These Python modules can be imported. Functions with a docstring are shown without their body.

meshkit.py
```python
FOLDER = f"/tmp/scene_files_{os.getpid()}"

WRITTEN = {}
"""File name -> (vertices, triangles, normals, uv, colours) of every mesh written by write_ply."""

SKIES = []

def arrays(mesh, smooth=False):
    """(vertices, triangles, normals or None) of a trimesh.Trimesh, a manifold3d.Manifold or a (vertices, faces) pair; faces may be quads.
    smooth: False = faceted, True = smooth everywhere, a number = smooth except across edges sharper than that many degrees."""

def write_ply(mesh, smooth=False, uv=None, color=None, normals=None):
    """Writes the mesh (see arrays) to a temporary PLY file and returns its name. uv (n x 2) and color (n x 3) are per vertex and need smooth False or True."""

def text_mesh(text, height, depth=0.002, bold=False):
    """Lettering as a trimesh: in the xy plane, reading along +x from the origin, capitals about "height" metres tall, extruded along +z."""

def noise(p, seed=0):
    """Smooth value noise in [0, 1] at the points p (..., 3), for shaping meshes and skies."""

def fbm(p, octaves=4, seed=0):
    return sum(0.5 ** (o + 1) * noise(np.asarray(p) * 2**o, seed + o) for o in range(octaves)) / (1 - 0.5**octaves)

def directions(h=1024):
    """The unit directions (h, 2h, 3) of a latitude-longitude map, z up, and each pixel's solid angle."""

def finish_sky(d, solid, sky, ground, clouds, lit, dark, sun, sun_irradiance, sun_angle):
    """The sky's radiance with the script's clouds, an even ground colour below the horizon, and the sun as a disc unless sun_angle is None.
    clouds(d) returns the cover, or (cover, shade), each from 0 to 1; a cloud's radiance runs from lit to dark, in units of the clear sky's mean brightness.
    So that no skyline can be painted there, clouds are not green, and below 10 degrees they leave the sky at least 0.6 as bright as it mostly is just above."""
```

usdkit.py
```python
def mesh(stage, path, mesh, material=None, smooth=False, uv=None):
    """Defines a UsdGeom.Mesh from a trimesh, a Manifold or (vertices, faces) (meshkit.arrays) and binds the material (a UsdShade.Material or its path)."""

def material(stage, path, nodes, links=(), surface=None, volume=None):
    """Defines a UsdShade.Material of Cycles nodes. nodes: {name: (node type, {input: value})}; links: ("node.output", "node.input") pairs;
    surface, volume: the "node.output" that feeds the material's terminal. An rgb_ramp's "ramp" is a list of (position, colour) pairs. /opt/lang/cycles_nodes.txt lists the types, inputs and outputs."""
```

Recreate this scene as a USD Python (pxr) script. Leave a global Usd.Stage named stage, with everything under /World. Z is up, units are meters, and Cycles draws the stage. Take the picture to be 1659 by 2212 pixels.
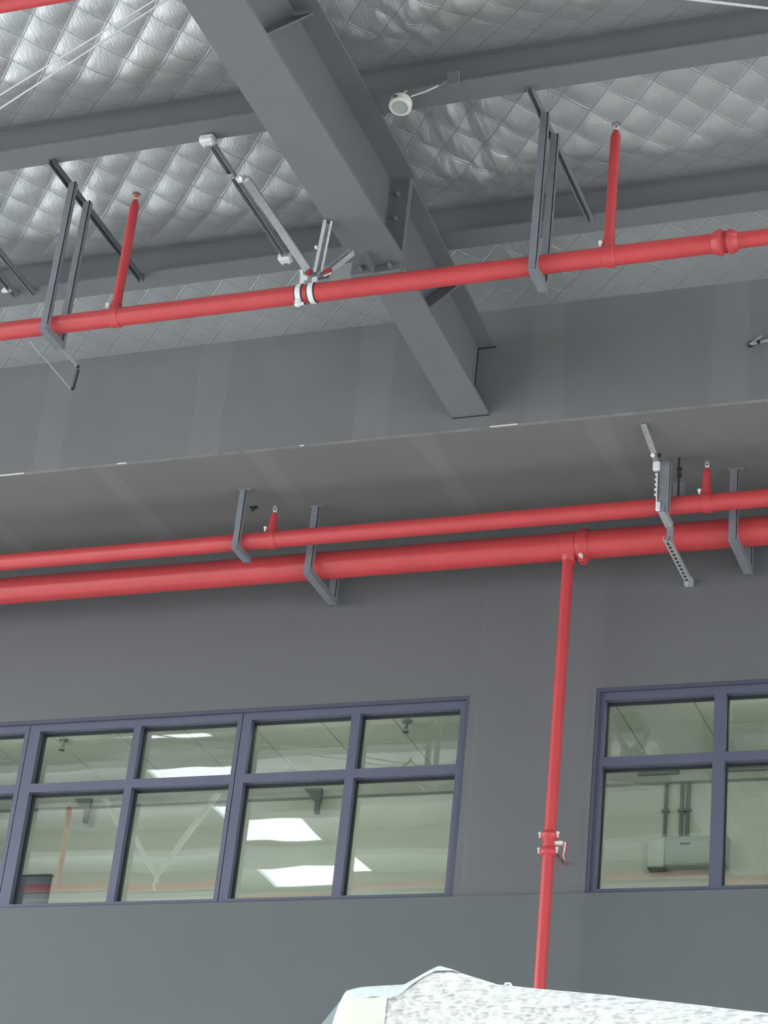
import math, random
import numpy as np
import trimesh
import usdkit
import meshkit
from pxr import Usd, UsdGeom, UsdLux, UsdShade, Gf, Sdf

stage = Usd.Stage.CreateInMemory()
UsdGeom.SetStageUpAxis(stage, UsdGeom.Tokens.z)
UsdGeom.SetStageMetersPerUnit(stage, 1.0)
UsdGeom.Xform.Define(stage, '/World')
UsdGeom.Scope.Define(stage, '/World/Looks')

# ------------------------------------------------------------------ camera
W, H, FPX = 1659.0, 2212.0, 4966.0
CAM = (0.0, -11.402, 1.6)
YAW, PITCH, ROLL = (math.radians(a) for a in (-22.965, 28.245, 6.348))
fw = np.array([math.sin(YAW) * math.cos(PITCH), math.cos(YAW) * math.cos(PITCH), math.sin(PITCH)])
r0 = np.array([math.cos(YAW), -math.sin(YAW), 0.0]); u0 = np.cross(r0, fw)
rt = math.cos(ROLL) * r0 + math.sin(ROLL) * u0
up = -math.sin(ROLL) * r0 + math.cos(ROLL) * u0
cam = UsdGeom.Camera.Define(stage, '/World/camera')
cam.CreateHorizontalApertureAttr(36.0)
cam.CreateVerticalApertureAttr(36.0 * H / W)
cam.CreateFocalLengthAttr(36.0 * FPX / W)
cam.CreateClippingRangeAttr(Gf.Vec2f(0.05, 500))
cam.CreateExposureAttr(1.4)
M4 = Gf.Matrix4d(*[float(v) for v in (*rt, 0, *up, 0, *(-fw), 0, *CAM, 1)])
cam.AddTransformOp().Set(M4)

# ------------------------------------------------------------------ sky, sun
dome = UsdLux.DomeLight.Define(stage, '/World/sky')
dome.CreateIntensityAttr(0.6)
dome.CreateColorAttr(Gf.Vec3f(0.88, 0.95, 1.0))
sun = UsdLux.DistantLight.Define(stage, '/World/sun')
sun.CreateIntensityAttr(7.0)
sun.CreateAngleAttr(1.0)
sun.CreateColorAttr(Gf.Vec3f(1.0, 0.96, 0.9))
sun.AddRotateXYZOp().Set(Gf.Vec3f(50, 0, -58))

# ------------------------------------------------------------------ helpers
used = {}


def numbered(path):
    n = used.get(path, -1) + 1
    used[path] = n
    return path if n == 0 else f'{path}_{n:03d}'


def setd(p, label=None, cat=None, group=None, kind=None):
    for k, v in (('label', label), ('category', cat), ('group', group), ('kind', kind)):
        if v:
            p.SetCustomDataByKey(k, v)
    return p


def thing(name, label=None, cat=None, group=None, kind=None, loc=(0, 0, 0)):
    x = UsdGeom.Xform.Define(stage, numbered('/World/' + name))
    if any(loc):
        x.AddTranslateOp().Set(Gf.Vec3d(*loc))
    return setd(x.GetPrim(), label, cat, group, kind)


def obj(name, mesh, mat, parent=None, label=None, cat=None, group=None, kind=None, smooth=30):
    base = '/World' if parent is None else str(parent.GetPath())
    m = usdkit.mesh(stage, numbered(f'{base}/{name}'), mesh, mat, smooth=smooth)
    return setd(m.GetPrim(), label, cat, group, kind)


def copy_of(src, name, loc, label=None, cat=None, group=None):
    x = UsdGeom.Xform.Define(stage, numbered('/World/' + name))
    p = x.GetPrim()
    p.GetReferences().AddInternalReference(src.GetPath())
    p.SetInstanceable(True)
    x.ClearXformOpOrder()
    x.AddTranslateOp(opSuffix='place').Set(Gf.Vec3d(*loc))
    return setd(p, label, cat, group)


cat = trimesh.util.concatenate


def box(x0, x1, y0, y1, z0, z1):
    m = trimesh.creation.box([abs(x1 - x0), abs(y1 - y0), abs(z1 - z0)])
    m.apply_translation([(x0 + x1) / 2, (y0 + y1) / 2, (z0 + z1) / 2])
    return m


def bevbox(x0, x1, y0, y1, z0, z1, b=0.004):
    pts = []
    for sx in (0, 1):
        for sy in (0, 1):
            for sz in (0, 1):
                x, y, z = (x1 if sx else x0), (y1 if sy else y0), (z1 if sz else z0)
                ix, iy, iz = (-b if sx else b), (-b if sy else b), (-b if sz else b)
                pts += [(x + ix, y + iy, z), (x + ix, y, z + iz), (x, y + iy, z + iz)]
    return trimesh.convex.convex_hull(np.array(pts))


def frame_of(p, q, hint=(0, 0, 1)):
    p, q = np.asarray(p, float), np.asarray(q, float)
    t = q - p; L = np.linalg.norm(t); t /= L
    h = np.asarray(hint, float)
    a = np.cross(h, t)
    if np.linalg.norm(a) < 1e-6:
        a = np.cross([1.0, 0, 0], t)
    a /= np.linalg.norm(a); b = np.cross(t, a)
    return p, t, a, b, L


def bar(p, q, w, h, hint=(0, 0, 1), oa=0.0, ob=0.0):
    """Box from p to q, w wide sideways and h high along the hint's side; oa, ob shift it."""
    p, t, a, b, L = frame_of(p, q, hint)
    m = trimesh.creation.box([w, h, L]); T = np.eye(4)
    T[:3, 0], T[:3, 1], T[:3, 2] = a, b, t
    T[:3, 3] = p + t * L / 2 + a * oa + b * ob
    m.apply_transform(T)
    return m


def tube(p, q, r, n=28, r2=None):
    p, t, a, b, L = frame_of(p, q)
    m = trimesh.creation.revolve([[0, 0], [r, 0], [r if r2 is None else r2, L], [0, L]], sections=n)
    T = np.eye(4); T[:3, 0], T[:3, 1], T[:3, 2], T[:3, 3] = a, b, t, p
    m.apply_transform(T)
    return m


def lathe(prof, p, axis=(0, 0, 1), n=28):
    p = np.asarray(p, float)
    _, t, a, b, L = frame_of(p, p + np.asarray(axis, float), (0, 0, 1) if abs(axis[2]) < 0.9 else (0, 1, 0))
    m = trimesh.creation.revolve(prof, sections=n)
    T = np.eye(4); T[:3, 0], T[:3, 1], T[:3, 2], T[:3, 3] = a, b, t, p
    m.apply_transform(T)
    return m


def path_tube(pts, r, n=10):
    out = []
    for a, b in zip(pts[:-1], pts[1:]):
        out.append(tube(a, b, r, n))
    for c in pts[1:-1]:
        s = trimesh.creation.icosphere(1, r); s.apply_translation(c); out.append(s)
    return cat(out)


def hexnut(p, axis, r=0.012, h=0.01):
    return lathe([[0, 0], [r, 0], [r, h], [0, h]], p, axis, n=6)


# ------------------------------------------------------------------ materials
def mat(name, nodes, links, surface='p.BSDF'):
    return usdkit.material(stage, '/World/Looks/' + name, nodes, links, surface=surface)


def paint(name, c, rough=0.55, var=0.06, scale=3.0, bump=0.0, bscale=60, metallic=0.0, spec=0.5, coat=0.0):
    c = np.array(c, float)
    nodes = {'g': ('geometry', {}),
             'n': ('noise_texture', {'scale': scale, 'detail': 4.0, 'roughness': 0.6}),
             'r': ('rgb_ramp', {'ramp': [(0.3, tuple(c * (1 - var))), (0.7, tuple(np.minimum(c * (1 + var), 0.98)))]}),
             'p': ('principled_bsdf', {'roughness': rough, 'metallic': metallic, 'specular_ior_level': spec, 'coat_weight': coat})}
    links = [('g.position', 'n.vector'), ('n.fac', 'r.fac'), ('r.color', 'p.base_color')]
    if bump:
        nodes['bn'] = ('noise_texture', {'scale': bscale, 'detail': 3.0})
        nodes['b'] = ('bump', {'strength': bump, 'distance': 0.002})
        links += [('g.position', 'bn.vector'), ('bn.fac', 'b.height'), ('b.normal', 'p.normal')]
    return mat(name, nodes, links)


def jointed(name, c, x_first, pitch, half, gain):
    """Painted board with slightly paler skim-coat bands over the board joints."""
    c = np.array(c, float)
    nodes = {'g': ('geometry', {}), 's': ('separate_xyz', {}),
             'o': ('math', {'math_type': 'subtract', 'value2': x_first - pitch / 2}),
             'm': ('math', {'math_type': 'floored_modulo', 'value2': pitch}),
             'c': ('math', {'math_type': 'subtract', 'value2': pitch / 2}),
             'a': ('math', {'math_type': 'absolute'}),
             'wn': ('noise_texture', {'scale': 2.5, 'detail': 2.0}),
             'w': ('map_range', {'from_min': 0.0, 'from_max': 1.0, 'to_min': -0.03, 'to_max': 0.03}),
             'aw': ('math', {'math_type': 'add'}),
             'k': ('map_range', {'range_type': 'smoothstep', 'from_min': half - 0.012, 'from_max': half + 0.012, 'to_min': 1.0, 'to_max': 0.0}),
             'n': ('noise_texture', {'scale': 2.2, 'detail': 5.0, 'roughness': 0.6}),
             'r': ('rgb_ramp', {'ramp': [(0.3, tuple(c * 0.95)), (0.7, tuple(c * 1.05))]}),
             'x': ('mix', {'mix_type': 'multiply', 'color2': (gain, gain, gain * 0.985)}),
             'p': ('principled_bsdf', {'roughness': 0.65, 'specular_ior_level': 0.35})}
    links = [('g.position', 's.vector'), ('s.x', 'o.value1'), ('o.value', 'm.value1'), ('m.value', 'c.value1'), ('c.value', 'a.value1'),
             ('g.position', 'wn.vector'), ('wn.fac', 'w.value'), ('a.value', 'aw.value1'), ('w.result', 'aw.value2'), ('aw.value', 'k.value'),
             ('g.position', 'n.vector'), ('n.fac', 'r.fac'), ('r.color', 'x.color1'), ('k.result', 'x.fac'), ('x.color', 'p.base_color')]
    return mat(name, nodes, links)


WALL = (0.142, 0.144, 0.149)
m_wall = paint('wall_paint', WALL, 0.6, 0.035, 1.6, 0.15, 90, spec=0.35)
m_added_rear = paint('added_rear_wall_paint', (0.42, 0.42, 0.41), 0.7, 0.03, 1.3)  # pale, so the added rear wall bounces light forward
m_lower = paint('lower_wall_paint', (0.122, 0.135, 0.137), 0.6, 0.03, 1.3, 0.15, 90, spec=0.35)
m_fascia = jointed('fascia_paint', (0.200, 0.205, 0.212), -6.565, 1.03, 0.098, 1.09)
m_soffit = jointed('soffit_paint', (0.205, 0.203, 0.200), -4.19, 1.0, 0.06, 1.10)
m_bead = paint('bead_paint', (0.26, 0.265, 0.265), 0.6, 0.25, 9.0)
m_steel = paint('grey_steel_paint', (0.196, 0.198, 0.208), 0.5, 0.03, 2.0)
m_zinc = paint('galvanised_steel', (0.50, 0.51, 0.52), 0.45, 0.12, 40, metallic=0.25)
m_zincdull = paint('dull_galvanised_steel', (0.235, 0.25, 0.275), 0.5, 0.10, 30, metallic=0.1)
m_strut = paint('dark_strut_paint', (0.14, 0.147, 0.162), 0.5, 0.08, 20)
m_bright = paint('bright_zinc', (0.84, 0.85, 0.84), 0.4, 0.03, 30)
m_dark = paint('dark_steel', (0.035, 0.038, 0.042), 0.5, 0.1, 20)
m_red = paint('red_pipe_paint', (0.57, 0.062, 0.068), 0.33, 0.05, 4.0, 0.08, 120)
m_redtag = paint('red_tag_plastic', (0.42, 0.03, 0.03), 0.5)
m_orange = paint('orange_bulb', (0.8, 0.12, 0.04), 0.3)
m_white = paint('white_plastic', (0.86, 0.84, 0.76), 0.45, 0.03, 8)
m_cone = paint('grey_grille_cloth', (0.46, 0.49, 0.49), 0.8, 0.05, 200)
m_tape = paint('white_tape', (0.72, 0.66, 0.66), 0.6)
m_frame = paint('navy_frame_paint', (0.100, 0.108, 0.158), 0.42, 0.04, 5)
m_frame_dark = paint('dark_frame_rim', (0.072, 0.077, 0.11), 0.5)
m_gasket = paint('black_gasket', (0.02, 0.022, 0.028), 0.6)
m_room = paint('room_paint', (0.60, 0.62, 0.54), 0.7, 0.03, 2)
m_tile = paint('ceiling_tile_board', (0.80, 0.81, 0.73), 0.8, 0.03, 6)
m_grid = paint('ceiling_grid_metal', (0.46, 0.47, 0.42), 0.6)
m_unit = paint('cooling_unit_shell', (0.43, 0.47, 0.43), 0.5)
m_conduit = paint('dark_conduit', (0.13, 0.16, 0.14), 0.5)
m_cab = paint('dark_cabinet_laminate', (0.035, 0.035, 0.05), 0.4)
m_floor = paint('concrete_floor', (0.61, 0.59, 0.56), 0.6, 0.08, 1.2)
m_ground = paint('concrete_yard', (0.55, 0.545, 0.53), 0.9, 0.08, 0.8)
m_rod = paint('pale_bracing_rod', (0.62, 0.62, 0.62), 0.4, 0.05, 20)

m_glass = mat('window_glass', {'t': ('transparent_bsdf', {'color': (0.95, 0.985, 0.965)}), 'gl': ('glossy_bsdf', {'color': (1, 1, 1), 'roughness': 0.0}),
                               'g': ('geometry', {}), 'n': ('noise_texture', {'scale': 2.2, 'detail': 1.0}), 'b': ('bump', {'strength': 0.12, 'distance': 0.006}), 'w': ('layer_weight', {'blend': 0.5}), 'pw': ('math', {'math_type': 'power', 'value2': 5.0}), 'f': ('math', {'math_type': 'multiply_add', 'value2': 0.9, 'value3': 0.12}), 'x': ('mix_closure', {})},
              [('g.position', 'n.vector'), ('n.fac', 'b.height'), ('b.normal', 'gl.normal'), ('w.facing', 'pw.value1'), ('pw.value', 'f.value1'), ('f.value', 'x.fac'), ('t.BSDF', 'x.closure1'), ('gl.BSDF', 'x.closure2')], 'x.closure')
m_sky_sheet = mat('skylight_sheet_plastic', {'t': ('translucent_bsdf', {'color': (0.97, 0.98, 0.97)}), 'd': ('diffuse_bsdf', {'color': (0.7, 0.72, 0.7)}), 'x': ('mix_closure', {'fac': 0.05})},
                  [('t.BSDF', 'x.closure1'), ('d.BSDF', 'x.closure2')], 'x.closure')
m_unseen_lamp = mat('unseen_lamp_diffuser', {'e': ('emission', {'color': (0.96, 1.0, 0.88), 'strength': 10.0})}, [], 'e.emission')  # glow of the unseen office lamps

# foil: metallic, with fine crinkles along one stitch direction
def stitch(sign, off, pitch=0.2345):
    return {f's{sign}': ('math', {'math_type': 'add' if sign == 'u' else 'subtract'}), f'o{sign}': ('math', {'math_type': 'add', 'value2': off}),
            f'd{sign}': ('math', {'math_type': 'divide', 'value2': pitch}), f'f{sign}': ('math', {'math_type': 'fraction'}), f'c{sign}': ('math', {'math_type': 'subtract', 'value2': 0.5}),
            f'a{sign}': ('math', {'math_type': 'absolute'}), f'k{sign}': ('map_range', {'range_type': 'smoothstep', 'from_min': 0.478, 'from_max': 0.494, 'to_min': 0.0, 'to_max': 1.0})}, [
            ('xyz.x', f's{sign}.value1'), ('xyz.y', f's{sign}.value2'), (f's{sign}.value', f'o{sign}.value1'), (f'o{sign}.value', f'd{sign}.value1'), (f'd{sign}.value', f'f{sign}.value1'),
            (f'f{sign}.value', f'c{sign}.value1'), (f'c{sign}.value', f'a{sign}.value1'), (f'a{sign}.value', f'k{sign}.value')]


nu, lu = stitch('u', 5.55 + 0.2345 * 100); nv, lv = stitch('v', -0.184 + 0.2345 * 100)
m_foil = mat('foil_facing', {**nu, **nv,
    'g': ('geometry', {}), 'xyz': ('separate_xyz', {}),
    'mp': ('mapping', {'rotation': (0, 0, math.radians(6)), 'scale': (1.0, 0.10, 1.0)}),
    'n': ('noise_texture', {'scale': 95.0, 'detail': 3.0, 'roughness': 0.55}),
    'n2': ('noise_texture', {'scale': 11.0, 'detail': 4.0, 'roughness': 0.6}),
    'b2': ('bump', {'strength': 0.22, 'distance': 0.010}),
    'b': ('bump', {'strength': 1.0, 'distance': 0.0030}),
    'bs': ('bump', {'strength': 0.6, 'distance': 0.004}),
    'mx': ('math', {'math_type': 'maximum'}), 'kf': ('math', {'math_type': 'multiply', 'value2': 0.38}),
    'c': ('noise_texture', {'scale': 1.3, 'detail': 2.0}),
    'r': ('rgb_ramp', {'ramp': [(0.3, (0.55, 0.57, 0.575)), (0.7, (0.63, 0.645, 0.645))]}),
    'x': ('mix', {'mix_type': 'mix', 'color2': (0.16, 0.17, 0.175)}),  # dark along the stitch lines, in place of grooves too fine to model
    'p': ('principled_bsdf', {'metallic': 0.66, 'roughness': 0.39})},
    lu + lv + [('g.position', 'xyz.vector'), ('ku.result', 'mx.value1'), ('kv.result', 'mx.value2'), ('mx.value', 'kf.value1'), ('kf.value', 'x.fac'), ('mx.value', 'bs.height'), ('b.normal', 'bs.normal'),
    ('g.position', 'mp.vector'), ('mp.vector', 'n.vector'), ('g.position', 'n2.vector'), ('n2.fac', 'b2.height'), ('n.fac', 'b.height'), ('b2.normal', 'b.normal'),
    ('bs.normal', 'p.normal'), ('g.position', 'c.vector'), ('c.fac', 'r.fac'), ('r.color', 'x.color1'), ('x.color', 'p.base_color')])

m_sack = mat('white_woven_fabric', {
    'g': ('geometry', {}), 'mp': ('mapping', {'scale': (75.0, 75.0, 150.0)}),
    'v': ('voronoi_texture', {'scale': 1.0, 'feature': 'smooth_f1', 'smoothness': 0.8, 'randomness': 1.0}),
    'n': ('noise_texture', {'scale': 60.0, 'detail': 3.0}), 'ad': ('math', {'math_type': 'add'}),
    'b': ('bump', {'strength': 1.0, 'distance': 0.009, 'invert': True}),
    'p': ('principled_bsdf', {'base_color': (0.90, 0.895, 0.87), 'roughness': 0.9, 'specular_ior_level': 0.2})},
    [('g.position', 'mp.vector'), ('mp.vector', 'v.vector'), ('g.position', 'n.vector'), ('v.distance', 'ad.value1'), ('n.fac', 'ad.value2'), ('ad.value', 'b.height'), ('b.normal', 'p.normal')])
m_liner = paint('cream_liner', (0.84, 0.83, 0.74), 0.8, 0.03, 12)
m_net = paint('pale_mint_net', (0.80, 0.87, 0.84), 0.7, 0.10, 90, 0.9, 110)
m_wrap = mat('clear_wrap_film', {'t': ('transparent_bsdf', {'color': (0.80, 0.88, 0.89)}), 'd': ('principled_bsdf', {'base_color': (0.55, 0.64, 0.66), 'roughness': 0.25}),
                                 'x': ('mix_closure', {'fac': 0.55})}, [('t.BSDF', 'x.closure1'), ('d.BSDF', 'x.closure2')], 'x.closure')

# ------------------------------------------------------------------ the hall shell
XL, XR, YB = -13.0, 6.0, -13.0  # bay edges out of view, set by how daylight should enter
ZS, YF, ZR = 8.077, -1.123, 8.937          # soffit height, fascia plane, roof lining height at the purlins
W1 = (-8.48, -4.17); W2 = (-3.417, -0.537)
ZT, ZB = 6.985, 5.762

obj('floor', box(XL, XR, YB, 0.0, -0.15, 0.0), m_floor, label='pale concrete floor of the covered loading bay, below the frame', kind='structure')
obj('floor', cat([box(-80, 80, -110, YB - 0.01, -0.2, -0.02), box(-80, XL - 0.01, YB, 0.0, -0.2, -0.02), box(XR + 0.01, 80, YB, 0.0, -0.2, -0.02)]), m_ground, label='unseen pale concrete yard outside the covered loading bay, bouncing sunlight under the roof', kind='structure')  # out of view; sunlit ground that lights the undersides
wb = thing('wall_back', 'grey painted wall with two navy window bands under the soffit', kind='structure')
obj('wall_field', cat([box(XL, XR, 0.0, 0.12, ZT, ZS + 0.1), box(XL, W1[0], 0.0, 0.12, ZB, ZT), box(W1[1], W2[0], 0.0, 0.12, ZB, ZT), box(W2[1], XR, 0.0, 0.12, ZB, ZT)]), m_wall, wb)
obj('lower_wall', box(XL, XR, -0.03, 0.12, 0.0, ZB), m_lower, wb)
obj('pilaster', trimesh.convex.convex_hull(np.array([(x, y, z) for x, y in ((-4.13, 0.0), (-4.09, -0.005), (-3.48, -0.005), (-3.44, 0.0), (-3.48, 0.004), (-4.09, 0.004)) for z in (ZB, ZS)])), m_wall, wb)
wu = thing('wall_upper', 'grey plasterboard bulkhead above the windows, fascia over soffit', kind='structure')
obj('fascia', box(XL, XR, YF, YF + 0.1, ZS + 0.001, 9.05), m_fascia, wu)
obj('soffit', box(XL, XR, YF + 0.002, 0.0, ZS, ZS + 0.1), m_soffit, wu)
rng = np.random.default_rng(5)
obj('corner_bead', box(XL, XR, YF - 0.0015, YF + 0.012, ZS - 0.0015, ZS + 0.006), m_bead, wu)
for x0, x1, z in ((-6.92, -6.70, 8.078), (-6.08, -6.02, 8.079), (-4.92, -4.89, 8.078), (-3.78, -3.62, 8.079), (-5.61, -5.57, 8.86)):
    obj('bare_chip', bevbox(x0, x1, YF - 0.003, YF + 0.004, z - 0.002, z + 0.006, 0.001), m_white, wu)
obj('wall_unseen_right', box(XR, XR + 0.2, YB, 0.1, 7.0, 9.2), m_wall, label='unseen grey side wall above the open bay on the right, placed to cut light on the girder', kind='structure')  # out of view, placed to keep side light off the girder web
obj('wall_added_rear', cat([box(XL + 3, -2.6, YB - 0.2, YB, 0, 9.2), box(0.4, XR, YB - 0.2, YB, 0, 9.2), box(-2.6, 0.4, YB - 0.2, YB, 3.0, 9.2)]), m_added_rear, label='grey rear wall added behind the camera to block light, with a doorway to brighten the cargo', kind='structure')  # added to close off light from behind; the doorway brightens the cargo

# ------------------------------------------------------------------ roof lining: quilted foil draped over the purlins
PUR = [-1.995 - 1.18 * k for k in range(10)]
SKYL = [(-8.95, -8.0), (-1.25, -0.30)]  # second strip is out of view, placed above the cargo to brighten it


def foil_z(x, y):
    x, y = np.broadcast_arrays(np.asarray(x, float), np.asarray(y, float))
    edges = np.array([YF] + PUR)
    z = np.full(x.shape, ZR)
    for k in range(len(edges) - 1):
        a, b = edges[k + 1], edges[k]                       # a nearer the camera
        t = np.clip((y - a) / (b - a), 0, 1)
        inb = (y >= a) & ((y <= b) | (k == 0))
        if k == 0:
            s = 0.08 * t ** 0.8 + 0.02 * np.sin(math.pi * t)
        else:
            w = 0.60 + 0.035 * np.sin(x * 5.1 + k) + 0.02 * np.sin(x * 13.0 + 2 * k)
            a_, b_ = t / w, (1 - t) / (1 - w)
            s = 0.125 * (-np.log(np.exp(-14 * a_) + np.exp(-14 * b_)) / 14) + 0.012 * np.sin(math.pi * t)
            s = np.maximum(s, 0)
        z = np.where(inb, ZR - s, z)
    u, v, p = (x + y + 5.55), (x - y - 0.184), 0.2345
    qu, qv = u / p, v / p
    cu, cv = np.floor(qu), np.floor(qv)
    fu, fv = qu - cu, qv - cv
    du, dv = np.minimum(fu, 1 - fu), np.minimum(fv, 1 - fv)
    edge = np.min(np.abs(y[..., None] - edges), axis=-1)
    far = np.zeros(x.shape)
    for k in range(len(edges) - 1):
        a, b = edges[k + 1], edges[k]
        far = np.where((y >= a) & (y <= b), (b - y), far)       # distance to the purlin on the wall side
    damp = np.clip((edge - 0.02) / 0.07, 0, 1) * np.clip(0.25 + (far - 0.05) / 0.45, 0.25, 1)
    lively = np.interp(x, [-6, -3.9, -3.2, -2], [0.85, 0.9, 0.75, 0.55]) * np.where(y > PUR[0], 0.35, 1.0)
    h1 = np.sin(cu * 12.9898 + cv * 78.233) * 43758.5453; h1 = h1 - np.floor(h1)
    h2 = np.sin(cu * 39.346 + cv * 11.135) * 24634.633; h2 = h2 - np.floor(h2)
    pu, pv = 4 * fu * (1 - fu), 4 * fv * (1 - fv)
    gu = np.minimum(1, pu * 2)
    pill = (0.012 + 0.008 * h1) * pu * (0.6 + 0.4 * pv) + 0.006 * pv + 0.014 * (h2 - 0.5) * gu * (fv - 0.5) * np.minimum(1, pv * 3) + 0.010 * (h1 - 0.5) * gu * (fu - 0.5)
    z = z - damp * lively * pill
    fold = meshkit.fbm(np.stack([(x - y) * 7, (x + y) * 3, 0 * x], -1), 3, 21) - 0.5
    z = z - damp * lively * 0.005 * fold * gu
    # slack, crumpled lining beside the girder and above the first bay edge
    near = np.exp(-((x + 3.45) / 0.22) ** 2) * (x > -3.75)
    z = z - damp * near * 0.05 * (meshkit.fbm(np.stack([x * 14, y * 4, 0 * x], -1), 3, 33) - 0.45)
    return z


def foil_patch(x0, x1, y0, y1, d, flat=False):
    xs = np.linspace(x0, x1, max(2, int(round((x1 - x0) / d)) + 1)); ys = np.linspace(y0, y1, max(2, int(round((y1 - y0) / d)) + 1))
    X, Y = np.meshgrid(xs, ys)
    Z = np.full(X.shape, ZR) if flat else foil_z(X, Y)
    n, m = X.shape
    i = np.arange((n - 1) * (m - 1)); r, c = i // (m - 1), i % (m - 1)
    q = np.stack([r * m + c, (r + 1) * m + c, (r + 1) * m + c + 1, r * m + c + 1], 1)
    v = np.stack([X, Y, Z], -1).reshape(-1, 3)
    f = np.vstack([q[:, [0, 1, 2]], q[:, [0, 2, 3]]])
    top = v + [0, 0, 0.03]
    rim = np.concatenate([np.arange(m), np.arange(1, n) * m + m - 1, (n - 1) * m + np.arange(m - 2, -1, -1), np.arange(n - 2, 0, -1) * m])
    rn = np.roll(rim, -1); N = len(v)
    fs = np.vstack([f, f[:, ::-1] + N, np.stack([rim, rim + N, rn + N], 1), np.stack([rim, rn + N, rn], 1)])
    return trimesh.Trimesh(np.vstack([v, top]), fs, process=False)


ce = thing('ceiling', 'quilted silver foil roof insulation draped over grey purlins', kind='structure')
bays = [YF] + PUR
for k in range(4):
    obj('foil_sheet', foil_patch(-8.0, -1.25, bays[k + 1], bays[k] + (0.04 if k == 0 else 0), 0.0115 if k < 3 else 0.05), m_foil, ce, smooth=True)
for x0, x1 in ((XL, -8.95), (-0.30, XR)):
    obj('foil_sheet', foil_patch(x0, x1, YB, YF, 1.2, True), m_foil, ce, smooth=False)
obj('foil_sheet', foil_patch(-8.0, -1.25, YB, bays[4], 1.2, True), m_foil, ce, smooth=False)
for x0, x1 in SKYL:
    obj('foil_sheet', foil_patch(x0, x1, -3.3, YF, 0.05), m_foil, ce, smooth=True)
    obj('skylight_sheet', box(x0 - 0.1, x1 + 0.1, YB, -3.3, 9.0, 9.006), m_sky_sheet, ce, label='milky translucent skylight strip between foil sheets')
obj('roof_deck', cat([box(XL, -9.05, YB, 0.1, 9.05, 9.08), box(-7.9, -1.35, YB, 0.1, 9.05, 9.08), box(-0.2, XR, YB, 0.1, 9.05, 9.08), box(-9.05, -7.9, -3.3, 0.1, 9.05, 9.08), box(-1.35, -0.2, -3.3, 0.1, 9.05, 9.08)]), m_steel, ce)

# ------------------------------------------------------------------ purlins (H sections running along the wall)
def purlin(y, label, group=None):
    t = thing('roof_purlin', label, 'roof beam', group)
    obj('bottom_flange', box(XL, 6, y - 0.074, y + 0.074, 8.720, 8.730), m_steel, t)
    obj('web', box(XL, 6, y - 0.004, y + 0.004, 8.730, 8.925), m_steel, t)
    obj('top_flange', box(XL, 6, y - 0.074, y + 0.074, 8.925, 8.935), m_steel, t)
    return t


pu_b = purlin(PUR[0], 'grey steel purlin nearest the back wall, dark web behind the upper red pipe')
pu_a = purlin(PUR[1], 'grey steel purlin crossing high in the photo, with white speaker under it')
for y in PUR[2:7]:
    purlin(y, 'grey steel purlin overhead towards the camera, seen only mirrored in the window glass', 'purlins mirrored in the window glass')

# ------------------------------------------------------------------ the big roof girder
def seg(y0, z0, y1, z1, xa, xb, t):
    """Sloping flange plate between two y stations; z is its underside."""
    v = [(x, y, z + dz) for y, z in ((y0, z0), (y1, z1)) for x in (xa, xb) for dz in (0, t)]
    return trimesh.convex.convex_hull(np.array(v))


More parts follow.
